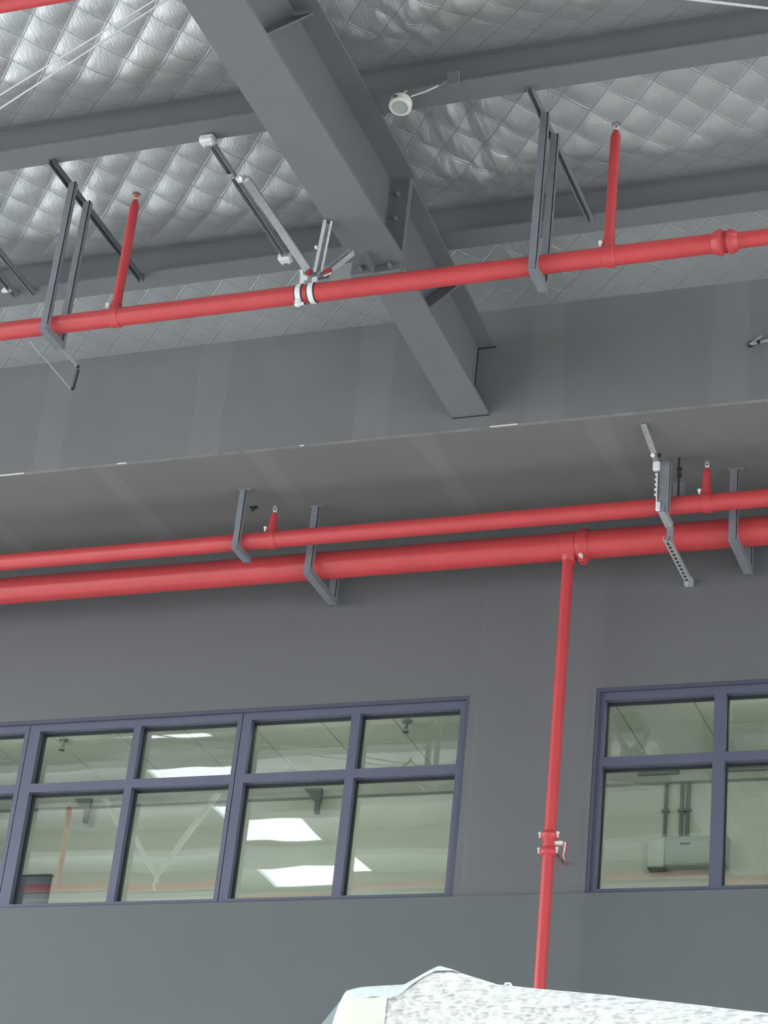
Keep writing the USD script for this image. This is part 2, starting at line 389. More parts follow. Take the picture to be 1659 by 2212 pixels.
g = thing('roof_girder', 'big grey steel I-girder running diagonally from the top edge into the fascia', 'girder')
YS = -2.60
obj('bottom_flange', seg(-9.5, 7.98, YS, 8.178, -4.030, -3.762, 0.016), m_steel, g)
obj('bottom_flange', seg(YS + 0.04, 8.190, YF + 0.02, 8.162, -4.010, -3.793, 0.016), m_steel, g)
obj('top_flange', seg(-9.5, 8.66, YS, 8.700, -4.030, -3.762, 0.016), m_steel, g)
obj('top_flange', seg(YS + 0.04, 8.700, YF + 0.02, 8.612, -4.010, -3.793, 0.016), m_steel, g)


def webplate(y0, za0, zb0, y1, za1, zb1, xa, xb):
    v = [(x, y, z) for x in (xa, xb) for y, z in ((y0, za0), (y0, zb0), (y1, za1), (y1, zb1))]
    return trimesh.convex.convex_hull(np.array(v))


obj('web', webplate(-9.5, 7.99, 8.665, YS, 8.19, 8.705, -3.904, -3.894), m_steel, g)
obj('web', webplate(YS + 0.04, 8.20, 8.705, YF + 0.02, 8.175, 8.618, -3.904, -3.894), m_steel, g)
obj('end_plate', bevbox(-4.060, -3.786, YS, YS + 0.018, 8.128, 8.715), m_steel, g)
obj('end_plate', bevbox(-4.060, -3.786, YS + 0.021, YS + 0.04, 8.128, 8.715), m_steel, g)
for x in (-4.00, -3.845):
    for z in (8.160, 8.30, 8.45, 8.60):
        obj('bolt', cat([hexnut((x, YS, z), (0, -1, 0), 0.014, 0.012), tube((x, YS - 0.028, z), (x, YS, z), 0.008, 10)]), m_zincdull, g)
obj('stiffener', bevbox(-3.93, -3.925, YS - 0.12, YS, 8.12, 8.178, 0.001), m_steel, g)
for ya, za, yb, zb in ((-4.40, 8.15, -3.95, 8.66), (-2.15, 8.20, -1.74, 8.63)):
    v = [(x, y, z) for x in (-3.894, -3.792) for y, z in ((ya, za), (ya + 0.012, za), (yb, zb), (yb + 0.012, zb))]
    obj('stiffener', trimesh.convex.convex_hull(np.array(v)), m_steel, g)
# dark strips along the cut-out joint in the fascia round the girder's right half
obj('gap_strip', cat([box(-3.905, -3.785, YF - 0.003, YF + 0.002, 8.602, 8.609), box(-3.894, -3.888, YF - 0.003, YF + 0.002, 8.36, 8.602), box(-4.01, -3.79, YF - 0.003, YF + 0.002, 8.156, 8.162)]), m_dark, wu)

# ------------------------------------------------------------------ windows and the rooms behind them
def window(n, label, units, lone=False):
    w = thing(f'window_{n}', label, kind='structure')
    x0, x1 = units[0][0], units[-1][-1]
    obj('outer_frame', cat([box(x0, x1, 0.004, 0.12, ZT - 0.022, ZT), box(x0, x1, 0.004, 0.12, ZB - 0.01, ZB + 0.02), box(x0, x0 + 0.02, 0.004, 0.12, ZB + 0.0201, ZT - 0.0221), box(x1 - 0.02, x1, 0.004, 0.12, ZB + 0.0201, ZT - 0.0221)]), m_frame_dark, w)
    YFm, YG = 0.022, 0.090
    for xa, la, m0, m1, ra, xb in units:
        e = 0.0025
        f = obj('unit_frame', cat([box(xa + e, la, YFm, 0.115, ZB, ZT - 0.02), box(ra, xb - e, YFm, 0.115, ZB, ZT - 0.02),
                                   box(la, ra, YFm, 0.115, 6.918, ZT - 0.02), box(la, ra, YFm, 0.115, ZB, 5.803)]), m_frame, w)
        obj('groove', box(xb - e, xb + e, YFm + 0.012, 0.11, ZB, ZT - 0.02), m_gasket, w)
        obj('mullion', box(m0, m1, YFm, 0.115, 5.803, 6.918), m_frame, w)
        obj('transom', cat([box(la, m0, YFm, 0.115, 6.515, 6.571), box(m1, ra, YFm, 0.115, 6.515, 6.571)]), m_frame, w)
        for a, b in ((la, m0), (m1, ra)):
            for c, d in ((5.803, 6.515), (6.571, 6.918)):
                ga = [box(a, a + 0.006, YG - 0.025, YG, c, d), box(b - 0.006, b, YG - 0.025, YG, c, d), box(a, b, YG - 0.025, YG, d - 0.006, d), box(a, b, YG - 0.025, YG, c, c + 0.006)]
                obj('gasket', cat(ga), m_gasket, w)
                p = box(a + 0.001, b - 0.001, -0.003, 0.003, c + 0.001, d - 0.001)
                tz, tx = rng.normal(0, 0.0045), rng.normal(0, 0.004)
                T = trimesh.transformations.rotation_matrix(tz, [0, 0, 1], [(a + b) / 2, 0, 0]) @ trimesh.transformations.rotation_matrix(tx, [1, 0, 0], [0, 0, (c + d) / 2])
                p.apply_transform(T); p.apply_translation([0, YG + 0.006, 0])
                obj('pane', p, m_glass, w, smooth=False)
    return w


u1 = [(-8.48, -8.42, -7.765, -7.715, -7.072, -7.041), (-7.041, -6.966, -6.322, -6.272, -5.633, -5.602), (-5.602, -5.542, -4.903, -4.847, -4.228, -4.17)]
u2 = [(-3.417, -3.366, -2.745, -2.679, -2.03, -1.977), (-1.977, -1.925, -1.30, -1.245, -0.59, -0.537)]
window(1, 'navy framed glazing band left of the red drop pipe, mirroring skylights', u1)
window(2, 'navy framed glazing to the right of the red drop pipe', u2)

YBK, ZC, ZF = 1.75, 7.20, 3.8
wr = thing('wall_room', 'pale greenish walls of the office seen through the glazing', kind='structure')
obj('back_wall', box(-9.2, -0.2, YBK, YBK + 0.1, ZF, ZC + 0.1), m_room, wr)
for a in ((-9.3, -9.2, 0.12, YBK, ZF, ZC + 0.1), (-0.2, -0.1, 0.12, YBK, ZF, ZC + 0.1)):
    obj('side_wall', box(*a), m_room, wr)
for a in ((-9.2, -0.2, 0.122, 0.17, ZF, ZB - 0.02), (-9.2, -0.2, 0.122, 0.17, ZT + 0.02, ZC), (-4.10, -3.49, 0.122, 0.17, ZB - 0.02, ZT + 0.02), (-9.2, -8.5, 0.122, 0.17, ZB - 0.02, ZT + 0.02), (-0.5, -0.2, 0.122, 0.17, ZB - 0.02, ZT + 0.02)):
    obj('window_wall', box(*a), m_room, wr)
obj('floor', box(-9.2, -0.2, 0.12, YBK, ZF - 0.1, ZF), m_floor, label='office floor behind the glazing, below sight', kind='structure')
c2 = thing('ceiling', 'pale tiled office ceiling seen through the glazing', kind='structure')
tx = [-9.2] + [(-4.9275 + 0.4735 * k) for k in range(-9, 10)] + [-0.2]
ty = [0.17, 0.585, 1.06, 1.535, YBK]
obj('ceiling_grid', box(-9.2, -0.2, 0.17, YBK, ZC + 0.004, ZC + 0.06), m_grid, c2)
for a, b in zip(tx[:-1], tx[1:]):
    for c, d in zip(ty[:-1], ty[1:]):
        obj('ceiling_tile', box(a + 0.005, b - 0.005, c + 0.005, d - 0.005, ZC, ZC + 0.012), m_tile, c2)
obj('trim_1', box(-9.2, -0.2, YBK - 0.05, YBK, 7.115, ZC), m_grid, label='darker cornice band along the top of the office wall', kind='structure')
for i, (xa, xb) in enumerate(((-7.9, -6.9), (-5.9, -4.9), (-3.1, -2.1))):
    t = thing('unseen_ceiling_light', 'unseen slim office light above the window head, placed to brighten the room', 'ceiling light', 'unseen office lights placed to brighten the rooms behind the glazing')  # out of view, placed to light the rooms behind the glass
    obj('housing', cat([box(xa - 0.03, xb + 0.03, 0.245, 0.295, ZC - 0.03, ZC), tube((xa + 0.1, 0.27, ZC - 0.08), (xa + 0.1, 0.27, ZC), 0.006, 8), tube((xb - 0.1, 0.27, ZC - 0.08), (xb - 0.1, 0.27, ZC), 0.006, 8)]), m_white, t)
    obj('lamp_tube', tube((xa, 0.27, ZC - 0.095), (xb, 0.27, ZC - 0.095), 0.019, 16), m_unseen_lamp, t)


def room_sprinkler(x, label):
    t = thing('ceiling_sprinkler', label, 'sprinkler', loc=(x, 0.765, 0))
    obj('rosette', lathe([[0, 0], [0.034, 0.0], [0.028, -0.012], [0, -0.012]][::-1], (0, 0, ZC)), m_conduit, t)
    obj('head', cat([tube((0, 0, ZC - 0.012), (0, 0, ZC - 0.05), 0.010, 12), bar((-0.012, 0, ZC - 0.05), (-0.006, 0, ZC - 0.075), 0.004, 0.004, (0, 1, 0)), bar((0.012, 0, ZC - 0.05), (0.006, 0, ZC - 0.075), 0.004, 0.004, (0, 1, 0))]), m_conduit, t)
    obj('deflector', lathe([[0, 0], [0.022, 0], [0.022, 0.002], [0, 0.002]], (0, 0, ZC - 0.078)), m_conduit, t)


room_sprinkler(-4.85, 'small dark sprinkler on the office ceiling behind the rightmost pane of the left window')
room_sprinkler(-7.235, 'small dark sprinkler on the office ceiling behind the left panes with mirrored skylights')

t = thing('cooling_unit', 'grey wall cooling unit behind the right window', 'air conditioner')
obj('body', bevbox(-3.42, -3.03, 1.66, YBK, 6.545, 6.735, 0.008), m_unit, t)
obj('side_cover', bevbox(-3.535, -3.42, 1.68, YBK, 6.545, 6.745, 0.008), m_room, t)
obj('drip_tray', bevbox(-3.53, -3.42, 1.675, YBK, 6.536, 6.545, 0.002), m_conduit, t)
obj('nameplate', bevbox(-3.325, -3.262, 1.655, 1.661, 6.678, 6.690, 0.001), m_conduit, t)
for i, (x, lab) in enumerate(((-3.442, 'leftmost of the three dark conduits rising from the cooling unit'), (-3.341, 'middle of the three dark conduits above the cooling unit'), (-3.300, 'rightmost of the three dark conduits above the cooling unit'))):
    t = thing('wall_conduit', lab, 'conduit')
    obj('pipe', tube((x, YBK - 0.015, 6.735), (x, YBK - 0.015, 7.115), 0.011, 14), m_conduit, t)
    obj('saddle', cat([bevbox(x - 0.022, x + 0.022, YBK - 0.029, YBK, 6.925, 6.940, 0.002)]), m_conduit, t)
for x0, x1, lab in ((-3.62, -3.355, 'dark slot air diffuser at the office ceiling edge above the cooling unit'), (-3.07, -2.80, 'dark slot air diffuser at the office ceiling edge, right of the mullion')):
    t = thing('slot_diffuser', lab, 'air vent')
    obj('frame', box(x0, x1, 1.688, 1.70, 7.160, 7.184), m_conduit, t)
    obj('slat', box(x0 + 0.01, x1 - 0.01, 1.685, 1.689, 7.170, 7.174), m_unit, t)
for x, lab in ((-5.82, 'dark tapering bracket on the office wall beside the mirrored skylights'), (-7.53, 'dark tapering bracket on the office wall behind the leftmost lower pane')):
    t = thing('wall_bracket', lab, 'bracket')
    v = [(x - 0.07, y, 7.16) for y in (1.66, 1.70)] + [(x + 0.055, y, 7.16) for y in (1.66, 1.70)] + [(x + 0.055, y, 7.07) for y in (1.66, 1.70)] + [(x + 0.015, y, 7.07) for y in (1.66, 1.70)]
    obj('plate', trimesh.convex.convex_hull(np.array(v)), m_conduit, t)
    obj('stem', bevbox(x + 0.018, x + 0.052, 1.665, 1.695, 6.985, 7.07, 0.003), m_conduit, t)
t = thing('cabinet', 'dark cabinet top showing in the lower left corner of the left window', 'cabinet')
obj('body', bevbox(-7.30, -6.905, 0.34, 0.37, ZF, 6.100, 0.004), m_cab, t)
obj('top_panel', bevbox(-7.305, -6.900, 0.335, 0.375, 6.100, 6.108, 0.002), m_cab, t)

# ------------------------------------------------------------------ red pipework
def ring(x, y, z, r, w, axis=(1, 0, 0), lip=0.006):
    return lathe([[r * 0.8, -w / 2], [r - lip, -w / 2], [r, -w / 2 + lip], [r, w / 2 - lip], [r - lip, w / 2], [r * 0.8, w / 2]], (x, y, z), axis, 32)


def saddle(parent, x, y, z, r):
    s = obj('saddle_tee', cat([ring(x + 0.012, y, z, r + 0.006, 0.055), lathe([[0, 0], [0.034, 0], [0.030, 0.05], [0.026, 0.06], [0, 0.06]], (x, y, z + r - 0.012))]), m_red, parent)
    obj('bolt', cat([tube((x - 0.030, y - r * 0.72, z + r * 0.82), (x - 0.030, y - r * 0.72, z + r * 0.82 + 0.03), 0.006, 8), hexnut((x - 0.030, y - r * 0.72, z + r * 0.82 + 0.018), (0, 0, 1), 0.011, 0.009)]), m_bright, s)
    return s


def coupling(parent, x, y, z, r, axis=(1, 0, 0)):
    a = np.asarray(axis, float)
    s = obj('coupling', lathe([[r * 0.9, -0.034], [r + 0.004, -0.034], [r + 0.011, -0.024], [r + 0.013, 0.0], [r + 0.011, 0.024], [r + 0.004, 0.034], [r * 0.9, 0.034]], (x, y, z), axis, 32), m_red, parent)
    return s


P1Y, P1Z, P1R = -2.885, 7.843, 0.0475
p1 = thing('sprinkler_pipe', 'red steel pipe crossing the upper photo under the purlins', 'pipe')
obj('pipe', tube((-11, P1Y, P1Z), (-2.062, P1Y, P1Z), P1R, 40), m_red, p1)
obj('pipe', tube((-2.062, P1Y, P1Z), (3.0, P1Y, P1Z), P1R - 0.009, 40), m_red, p1)
saddle(p1, -5.205, P1Y, P1Z, P1R); saddle(p1, -2.622, P1Y, P1Z, P1R)
s = obj('reducing_coupling', lathe([[0.04, -0.045], [P1R + 0.002, -0.045], [P1R + 0.010, -0.026], [P1R + 0.016, -0.012], [P1R + 0.016, -0.002], [P1R + 0.003, 0.006], [P1R - 0.001, 0.016], [P1R + 0.004, 0.026], [P1R + 0.012, 0.036], [P1R + 0.010, 0.052], [P1R, 0.066], [P1R - 0.007, 0.076], [0.03, 0.076]], (-2.077, P1Y, P1Z), (1, 0, 0), 36), m_red, p1)
obj('seal_ring', lathe([[0.03, -0.004], [P1R + 0.0045, -0.004], [P1R + 0.0045, 0.004], [0.03, 0.004]], (-2.063, P1Y, P1Z), (1, 0, 0), 36), m_redtag, s)

P2Y, P2Z, P2R = -0.625, 7.767, 0.050
p2 = thing('sprinkler_pipe', 'slimmer red pipe under the soffit, in front of the big main', 'pipe')
obj('pipe', tube((-12, P2Y, P2Z), (4.0, P2Y, P2Z), P2R, 40), m_red, p2)
saddle(p2, -5.262, P2Y, P2Z, P2R); saddle(p2, -2.672, P2Y, P2Z, P2R)

P3Y, P3Z, P3R = -0.295, 7.748, 0.083
p3 = thing('main_pipe', 'thick red main pipe close to the wall above the windows', 'pipe')
obj('pipe', tube((-12, P3Y, P3Z), (4.0, P3Y, P3Z), P3R, 44), m_red, p3)
s = coupling(p3, -3.452, P3Y, P3Z, P3R)
obj('bolt', cat([tube((-3.452, P3Y - 0.05, P3Z - P3R - 0.012), (-3.452, P3Y + 0.05, P3Z - P3R - 0.012), 0.008, 8), hexnut((-3.452, P3Y - 0.05, P3Z - P3R - 0.012), (0, -1, 0), 0.014, 0.012)]), m_tape, s)
obj('coupling_lug', cat([bevbox(-3.475, -3.43, P3Y - 0.03, P3Y - 0.004, P3Z - P3R - 0.032, P3Z - P3R + 0.01), bevbox(-3.475, -3.43, P3Y + 0.004, P3Y + 0.03, P3Z - P3R - 0.032, P3Z - P3R + 0.01)]), m_red, s)
obj('branch_tee', cat([lathe([[0, 0], [0.050, 0], [0.040, -0.025], [0.034, -0.04], [0, -0.04]][::-1], (-3.535, P3Y, P3Z - P3R + 0.012)), ring(-3.535, P3Y, P3Z, P3R + 0.003, 0.10)]), m_red, p3)

P4Y, P4Z = -5.178, 7.829
p4 = thing('sprinkler_pipe', 'red pipe cut off by the top left corner of the photo', 'pipe')
obj('pipe', tube((-12.9, P4Y, P4Z), (3.0, P4Y, P4Z), 0.034, 36), m_red, p4)

DX, DY, DR = -3.5375, -0.305, 0.0325
dp = thing('drop_pipe', 'vertical red pipe dropping between the two windows', 'pipe')
obj('pipe', cat([tube((DX, DY, P3Z - P3R - 0.02), (DX, DY, 5.975), DR, 32), tube((DX, DY, 5.905), (DX, DY, 0.02), DR, 32)]), m_red, dp)
obj('sleeve', tube((DX, DY, 5.895), (DX, DY, 5.985), DR + 0.004, 28), m_red, dp)
for z, sgn in ((5.985, 1), (5.897, -1)):
    prof = [[0.02, -0.024], [DR + 0.003, -0.024], [DR + 0.015, -0.010], [DR + 0.018, 0.004], [DR + 0.010, 0.020], [DR + 0.002, 0.026], [0.02, 0.026]]
    c = obj('coupling', lathe(prof if sgn > 0 else [[a, -b] for a, b in prof][::-1], (DX, DY, z), (0, 0, 1), 30), m_red, dp)
    for a in (-0.35, math.pi + 0.35):
        px, py = DX + (DR + 0.020) * math.cos(a), DY + (DR + 0.020) * math.sin(a)
        obj('bolt', cat([tube((px, py, z - 0.014), (px, py, z + 0.018), 0.006, 8), hexnut((px, py, z + 0.006), (0, 0, 1), 0.010, 0.010)]), m_tape, c)
obj('pipe_bracket', bevbox(DX + DR, DX + DR + 0.046, DY - 0.014, DY + 0.02, 5.932, 5.953, 0.002), m_tape, dp)
obj('bracket_arm', bevbox(DX - 0.008, DX + 0.008, DY + DR, -0.006, 5.936, 5.944, 0.001), m_wall, dp)
tt = thing('loose_tape', 'frayed pink and white tape ends dangling beside the drop pipe coupling', 'tape')
rr = random.Random(4)
for i, (dx, L) in enumerate(((0.088, 0.10), (0.081, 0.16), (0.096, 0.155), (0.090, 0.06))):
    x = DX + dx; pts = [(x, DY - 0.004, 5.948)]
    for k in range(1, 5):
        pts.append((x + rr.uniform(-0.006, 0.006) - (0.022 if i == 1 else 0.0) * k / 4, DY - 0.004 + rr.uniform(-0.004, 0.004), 5.948 - L * k / 4))
    st = [bar(a, b, 0.0045, 0.0012, (0, 1, 0)) for a, b in zip(pts[:-1], pts[1:])]
    obj('strip', cat(st), m_redtag if i in (1, 2) else m_tape, tt)


# ------------------------------------------------------------------ sprinkler risers
def riser(x, y, z0, z1, r, label, bulb=False):
    """Red stub with an upright sprinkler head."""
    t = thing('sprinkler_riser', label, 'sprinkler', loc=(x, y, 0))
    obj('stub_pipe', lathe([[0, z0], [r, z0], [r, z1 - 0.02], [r * 0.98, z1 - 0.012], [r * 0.55, z1 + 0.02], [0, z1 + 0.02]], (0, 0, 0), (0, 0, 1), 28), m_red, t)
    z = z1 + 0.02
    h = obj('sprinkler_head', cat([tube((0, 0, z - 0.004), (0, 0, z + 0.014), 0.0095, 12), bar((-0.009, 0, z + 0.012), (-0.010, 0, z + 0.03), 0.004, 0.004, (0, 1, 0)), bar((0.009, 0, z + 0.012), (0.010, 0, z + 0.03), 0.004, 0.004, (0, 1, 0)),
                                   bar((-0.010, 0, z + 0.03), (0, 0, z + 0.044), 0.004, 0.004, (0, 1, 0)), bar((0.010, 0, z + 0.03), (0, 0, z + 0.044), 0.004, 0.004, (0, 1, 0))]), m_bright, t)
    obj('glass_bulb', tube((0, 0, z + 0.012), (0, 0, z + 0.038), 0.011 if bulb else 0.003, 10), m_orange if bulb else m_redtag, h)
    teeth = [lathe([[0, 0], [0.013, 0], [0.013, 0.002], [0, 0.002]], (0, 0, z + 0.044))]
    for k in range(10):
        a = 2 * math.pi * k / 10
        teeth.append(bar((0.011 * math.cos(a), 0.011 * math.sin(a), z + 0.0445), (0.024 * math.cos(a), 0.024 * math.sin(a), z + 0.041), 0.006, 0.0018))
    obj('deflector', cat(teeth), m_zincdull, h)
    return t


riser(-5.203, P1Y, P1Z + 0.03, 8.555, 0.0245, 'tall red sprinkler riser with orange bulb, on the upper pipe at left', True)
riser(-2.620, P1Y, P1Z + 0.03, 8.560, 0.0250, 'tall red sprinkler riser on the upper pipe at right, tip against the foil')
riser(-5.262, P2Y, P2Z + 0.03, 7.925, 0.0225, 'short red sprinkler stub on the lower pipe, left of centre')
riser(-2.672, P2Y, P2Z + 0.03, 7.965, 0.0225, 'short red sprinkler stub on the lower pipe, near the right edge')
riser(-9.72, P4Y, P4Z + 0.03, 8.55, 0.0245, 'red sprinkler riser mirrored faintly in the leftmost lower pane')


# ------------------------------------------------------------------ pipe hangers made of angle steel
def hanger(x, yf, yr, zt, zb, w, label, rear_top=None, m=None, foot=True):
    m = m or m_zincdull
    t = thing('pipe_hanger', label, 'pipe hanger')
    th = 0.005

    def leg(y, z1, back):
        return cat([bevbox(x, x + w, y, y + th, zb, z1, 0.001), bevbox(x + w - th, x + w, y, y + (w * 0.8 if back > 0 else -w * 0.8) * 1.0, zb + 0.0, z1, 0.001)])
    obj('leg', leg(yf, zt, 1), m, t)
    obj('leg', leg(yr, rear_top or zt, 1), m, t)
    obj('cross_bar', cat([bevbox(x, x + w, yf - 0.004, yr + 0.012, zb - 0.002, zb + th - 0.002, 0.001), bevbox(x + w, x + w + th, yf - 0.004, yr + 0.012, zb - 0.002, zb + w * 0.85, 0.001)]), m, t)
    if foot:
        for y in (yf, yr if rear_top is None else None):
            if y is not None:
                obj('foot_plate', bevbox(x - 0.012, x + w + 0.03, y - 0.006, y + 0.035, zt - 0.006, zt, 0.001), m, t)
    return t


ha = hanger(-5.572, -2.972, -2.800, 8.690, 7.757, 0.040, 'grey angle steel hanger around the upper red pipe near the left edge', foot=False)
hanger(-2.982, -2.972, -2.800, 8.690, 7.757, 0.040, 'grey angle steel hanger around the upper red pipe at right, below the purlin', foot=False)
hanger(-5.467, -0.712, -0.545, ZS, 7.680, 0.040, 'dark angle hanger fixed to the soffit, holding the slimmer lower pipe', rear_top=7.73)
hanger(-5.113, -0.442, -0.05, ZS, 7.622, 0.046, 'dark angle bracket cradling the thick main, left of centre', rear_top=7.80)
hanger(-2.585, -0.442, -0.05, ZS, 7.622, 0.046, 'dark angle bracket cradling the thick main at the right edge', rear_top=7.80)
t = thing('soffit_anchor', 'small dark anchor bolt stub in the soffit beside the short sprinkler stub', 'anchor')
obj('rod', tube((-5.472, -0.497, ZS - 0.03), (-5.472, -0.497, ZS + 0.02), 0.006, 10), m_dark, t)
obj('washer', cat([bevbox(-5.492, -5.446, -0.512, -0.482, ZS - 0.006, ZS, 0.001), hexnut((-5.472, -0.497, ZS - 0.02), (0, 0, 1), 0.012, 0.012)]), m_dark, t)

# trapeze channel running on from the left hanger
t = thing('trapeze_channel', 'thin grey channel running on behind the left hanger to a black end clip', 'channel')
obj('channel', cat([bevbox(-5.630, -5.624, -2.95, -2.49, 7.706, 7.714, 0.001), bevbox(-5.585, -5.580, -2.78, -2.53, 7.805, 7.825, 0.001)]), m_zinc, t)
obj('end_clip', cat([bar((-5.619, -2.482, 7.718), (-5.580, -2.530, 7.80), 0.010, 0.016, (0, 1, 0)), hexnut((-5.578, -2.535, 7.81), (0, -1, 0), 0.010, 0.012), hexnut((-5.62, -2.48, 7.712), (0, -1, 0), 0.009, 0.012)]), m_dark, t)

# ------------------------------------------------------------------ struts between purlins A and B
YA1, YB0 = PUR[1] + 0.05, PUR[0] - 0.06


def strut(x, label, m=m_zincdull, w=0.030, ya=YA1 - 0.02, yb=YB0 + 0.02, zt=8.720):
    t = thing('roof_strut', label, 'strut')
    obj('channel', cat([bevbox(x - w / 2, x + w / 2, ya, yb, zt - 0.005, zt - 0.001, 0.001), bevbox(x - w / 2, x - w / 2 + 0.004, ya, yb, zt - 0.036, zt - 0.003, 0.001), bevbox(x + w / 2 - 0.004, x + w / 2, ya, yb, zt - 0.036, zt - 0.003, 0.001)]), m, t)
    return t


strut(-5.590, 'dark angle strut between the purlins above the left hanger', m_strut)
strut(-2.985, 'grey angle strut between the purlins above the right hanger')
sm = strut(-4.695, 'slotted strut channel with white end clamps left of the girder', m_zinc)
obj('slot_back', box(-4.706, -4.684, YA1, YB0, 8.7135, 8.7145), m_dark, sm)
for y in (PUR[1] + 0.055, PUR[0] - 0.065):
    c = obj('clamp', bevbox(-4.738, -4.658, y - 0.040, y + 0.016, 8.672, 8.718, 0.010), m_bright, sm)
    obj('clamp_bolt', cat([tube((-4.717, y, 8.66), (-4.717, y, 8.69), 0.004, 8), tube((-4.678, y, 8.66), (-4.678, y, 8.69), 0.004, 8)]), m_bright, c)
obj('cross_clip', cat([bevbox(-4.715, -4.672, -2.86, -2.825, 8.672, 8.684, 0.002)]), m_zinc, sm)
strut(-6.268, 'thin grey strut between the purlins at the left edge', m_zincdull, 0.020)
s2 = strut(-6.385, 'grey strut at the left edge ending in a white beam clamp', m_zincdull, 0.030)
obj('clamp', cat([bevbox(-6.44, -6.385, PUR[0] - 0.12, PUR[0] - 0.095, 8.690, 8.706, 0.004), bar((-6.44, PUR[0] - 0.11, 8.69), (-6.40, PUR[0] - 0.13, 8.715), 0.016, 0.012)]), m_bright, s2)

# ------------------------------------------------------------------ seismic brace at the middle of the upper pipe
sb = thing('pipe_brace', 'galvanised sway brace with two white clamps on the upper red pipe', 'pipe brace')


def cchan(p, q, w, m, name='brace_strut', hint=(0, 0, 1)):
    d = w / 2
    return obj(name, cat([bar(p, q, w, 0.0035, hint, 0, d), bar(p, q, 0.0035, w, hint, -d, 0), bar(p, q, 0.0035, w, hint, d, 0), bar(p, q, w * 0.25, 0.0035, hint, -w * 0.36, -d), bar(p, q, w * 0.25, 0.0035, hint, w * 0.36, -d)]), m, sb)


A0 = (-4.610, -2.815, 8.665); A1 = (-4.145, -2.895, 7.965)
cchan(A0, A1, 0.036, m_zinc)
obj('joint', cat([hexnut((-4.632, -2.825, 8.668), (-0.4, -0.7, -0.6), 0.015, 0.016), bevbox(-4.668, -4.618, -2.835, -2.80, 8.660, 8.690, 0.003), hexnut((-4.598, -2.825, 8.645), (0.2, -0.8, -0.5), 0.016, 0.014)]), m_bright, sb)
B0 = (-4.020, -3.020, 8.170); B1 = (-4.100, -2.895, 7.955)
cchan(B0, B1, 0.040, m_zinc)
obj('side_bolt', cat([hexnut((-4.088, -2.955, 8.065), (-1, 0, 0), 0.010, 0.014)]), m_bright, sb)
C0 = np.array((-4.040, -2.885, 7.972)); C1 = np.array((-3.958, -2.835, 8.100))
obj('slotted_strut', cat([bar(C0, C1, 0.030, 0.004, (0, -1, 0.3), 0, -0.012), bar(C0, C1, 0.004, 0.028, (0, -1, 0.3), 0.015, 0), bar(C0, C1, 0.004, 0.028, (0, -1, 0.3), -0.015, 0)]), m_zinc, sb)
pp, tvec, av, bv, LL = frame_of(C0, C1, (0, -1, 0.3))
for k in range(5):
    c = C0 + tvec * LL * (0.16 + 0.17 * k) - bv * 0.0145
    obj('slot', bar(c - tvec * 0.005, c + tvec * 0.005, 0.009, 0.0015, (0, -1, 0.3)), m_dark, sb)
for xc in (-4.178, -4.113):
    c = obj('pipe_clamp', cat([ring(xc, P1Y, P1Z, P1R + 0.006, 0.028, lip=0.002), bevbox(xc - 0.014, xc + 0.014, P1Y - 0.010, P1Y + 0.006, P1Z + P1R, P1Z + P1R + 0.07, 0.003)]), m_bright, sb)
    obj('liner', cat([ring(xc - 0.017, P1Y, P1Z, P1R + 0.004, 0.006, lip=0.001), ring(xc + 0.017, P1Y, P1Z, P1R + 0.004, 0.006, lip=0.001)]), m_dark, c)
obj('clamp_bolt', cat([tube((-4.178, P1Y - 0.02, P1Z - P1R - 0.022), (-4.150, P1Y - 0.02, P1Z - P1R - 0.022), 0.009, 10), bevbox(-4.192, -4.164, P1Y - 0.035, P1Y - 0.01, P1Z - P1R - 0.035, P1Z - P1R + 0.004, 0.004)]), m_bright, sb)
obj('arm', cat([bar((-4.178, P1Y - 0.01, P1Z + P1R + 0.05), (-4.190, P1Y - 0.01, 7.985), 0.016, 0.008, (0, 1, 0)), bevbox(-4.172, -4.146, P1Y - 0.02, P1Y - 0.005, 7.915, 7.945, 0.005)]), m_bright, sb)
obj('hub', cat([bevbox(-4.135, -4.045, P1Y - 0.012, P1Y + 0.02, 7.93, 7.965, 0.004), hexnut((-4.085, P1Y - 0.012, 7.945), (0, -1, 0), 0.014, 0.014), hexnut((-4.055, P1Y - 0.012, 7.925), (0, -1, 0), 0.012, 0.012)]), m_zincdull, sb)
obj('tag', bevbox(-4.150, -4.128, P1Y - 0.035, P1Y - 0.022, 7.935, 7.960, 0.002), m_redtag, sb, label='small red tag')
obj('tag', bevbox(-4.052, -4.024, P1Y - 0.035, P1Y - 0.022, 7.928, 7.957, 0.002), m_redtag, sb, label='small red tag')
obj('cable_tie', path_tube([(-4.05, P1Y - 0.03, 7.915), (-4.035, P1Y - 0.035, 7.918), (-4.018, P1Y - 0.03, 7.928)], 0.0035, 8), m_bright, sb)

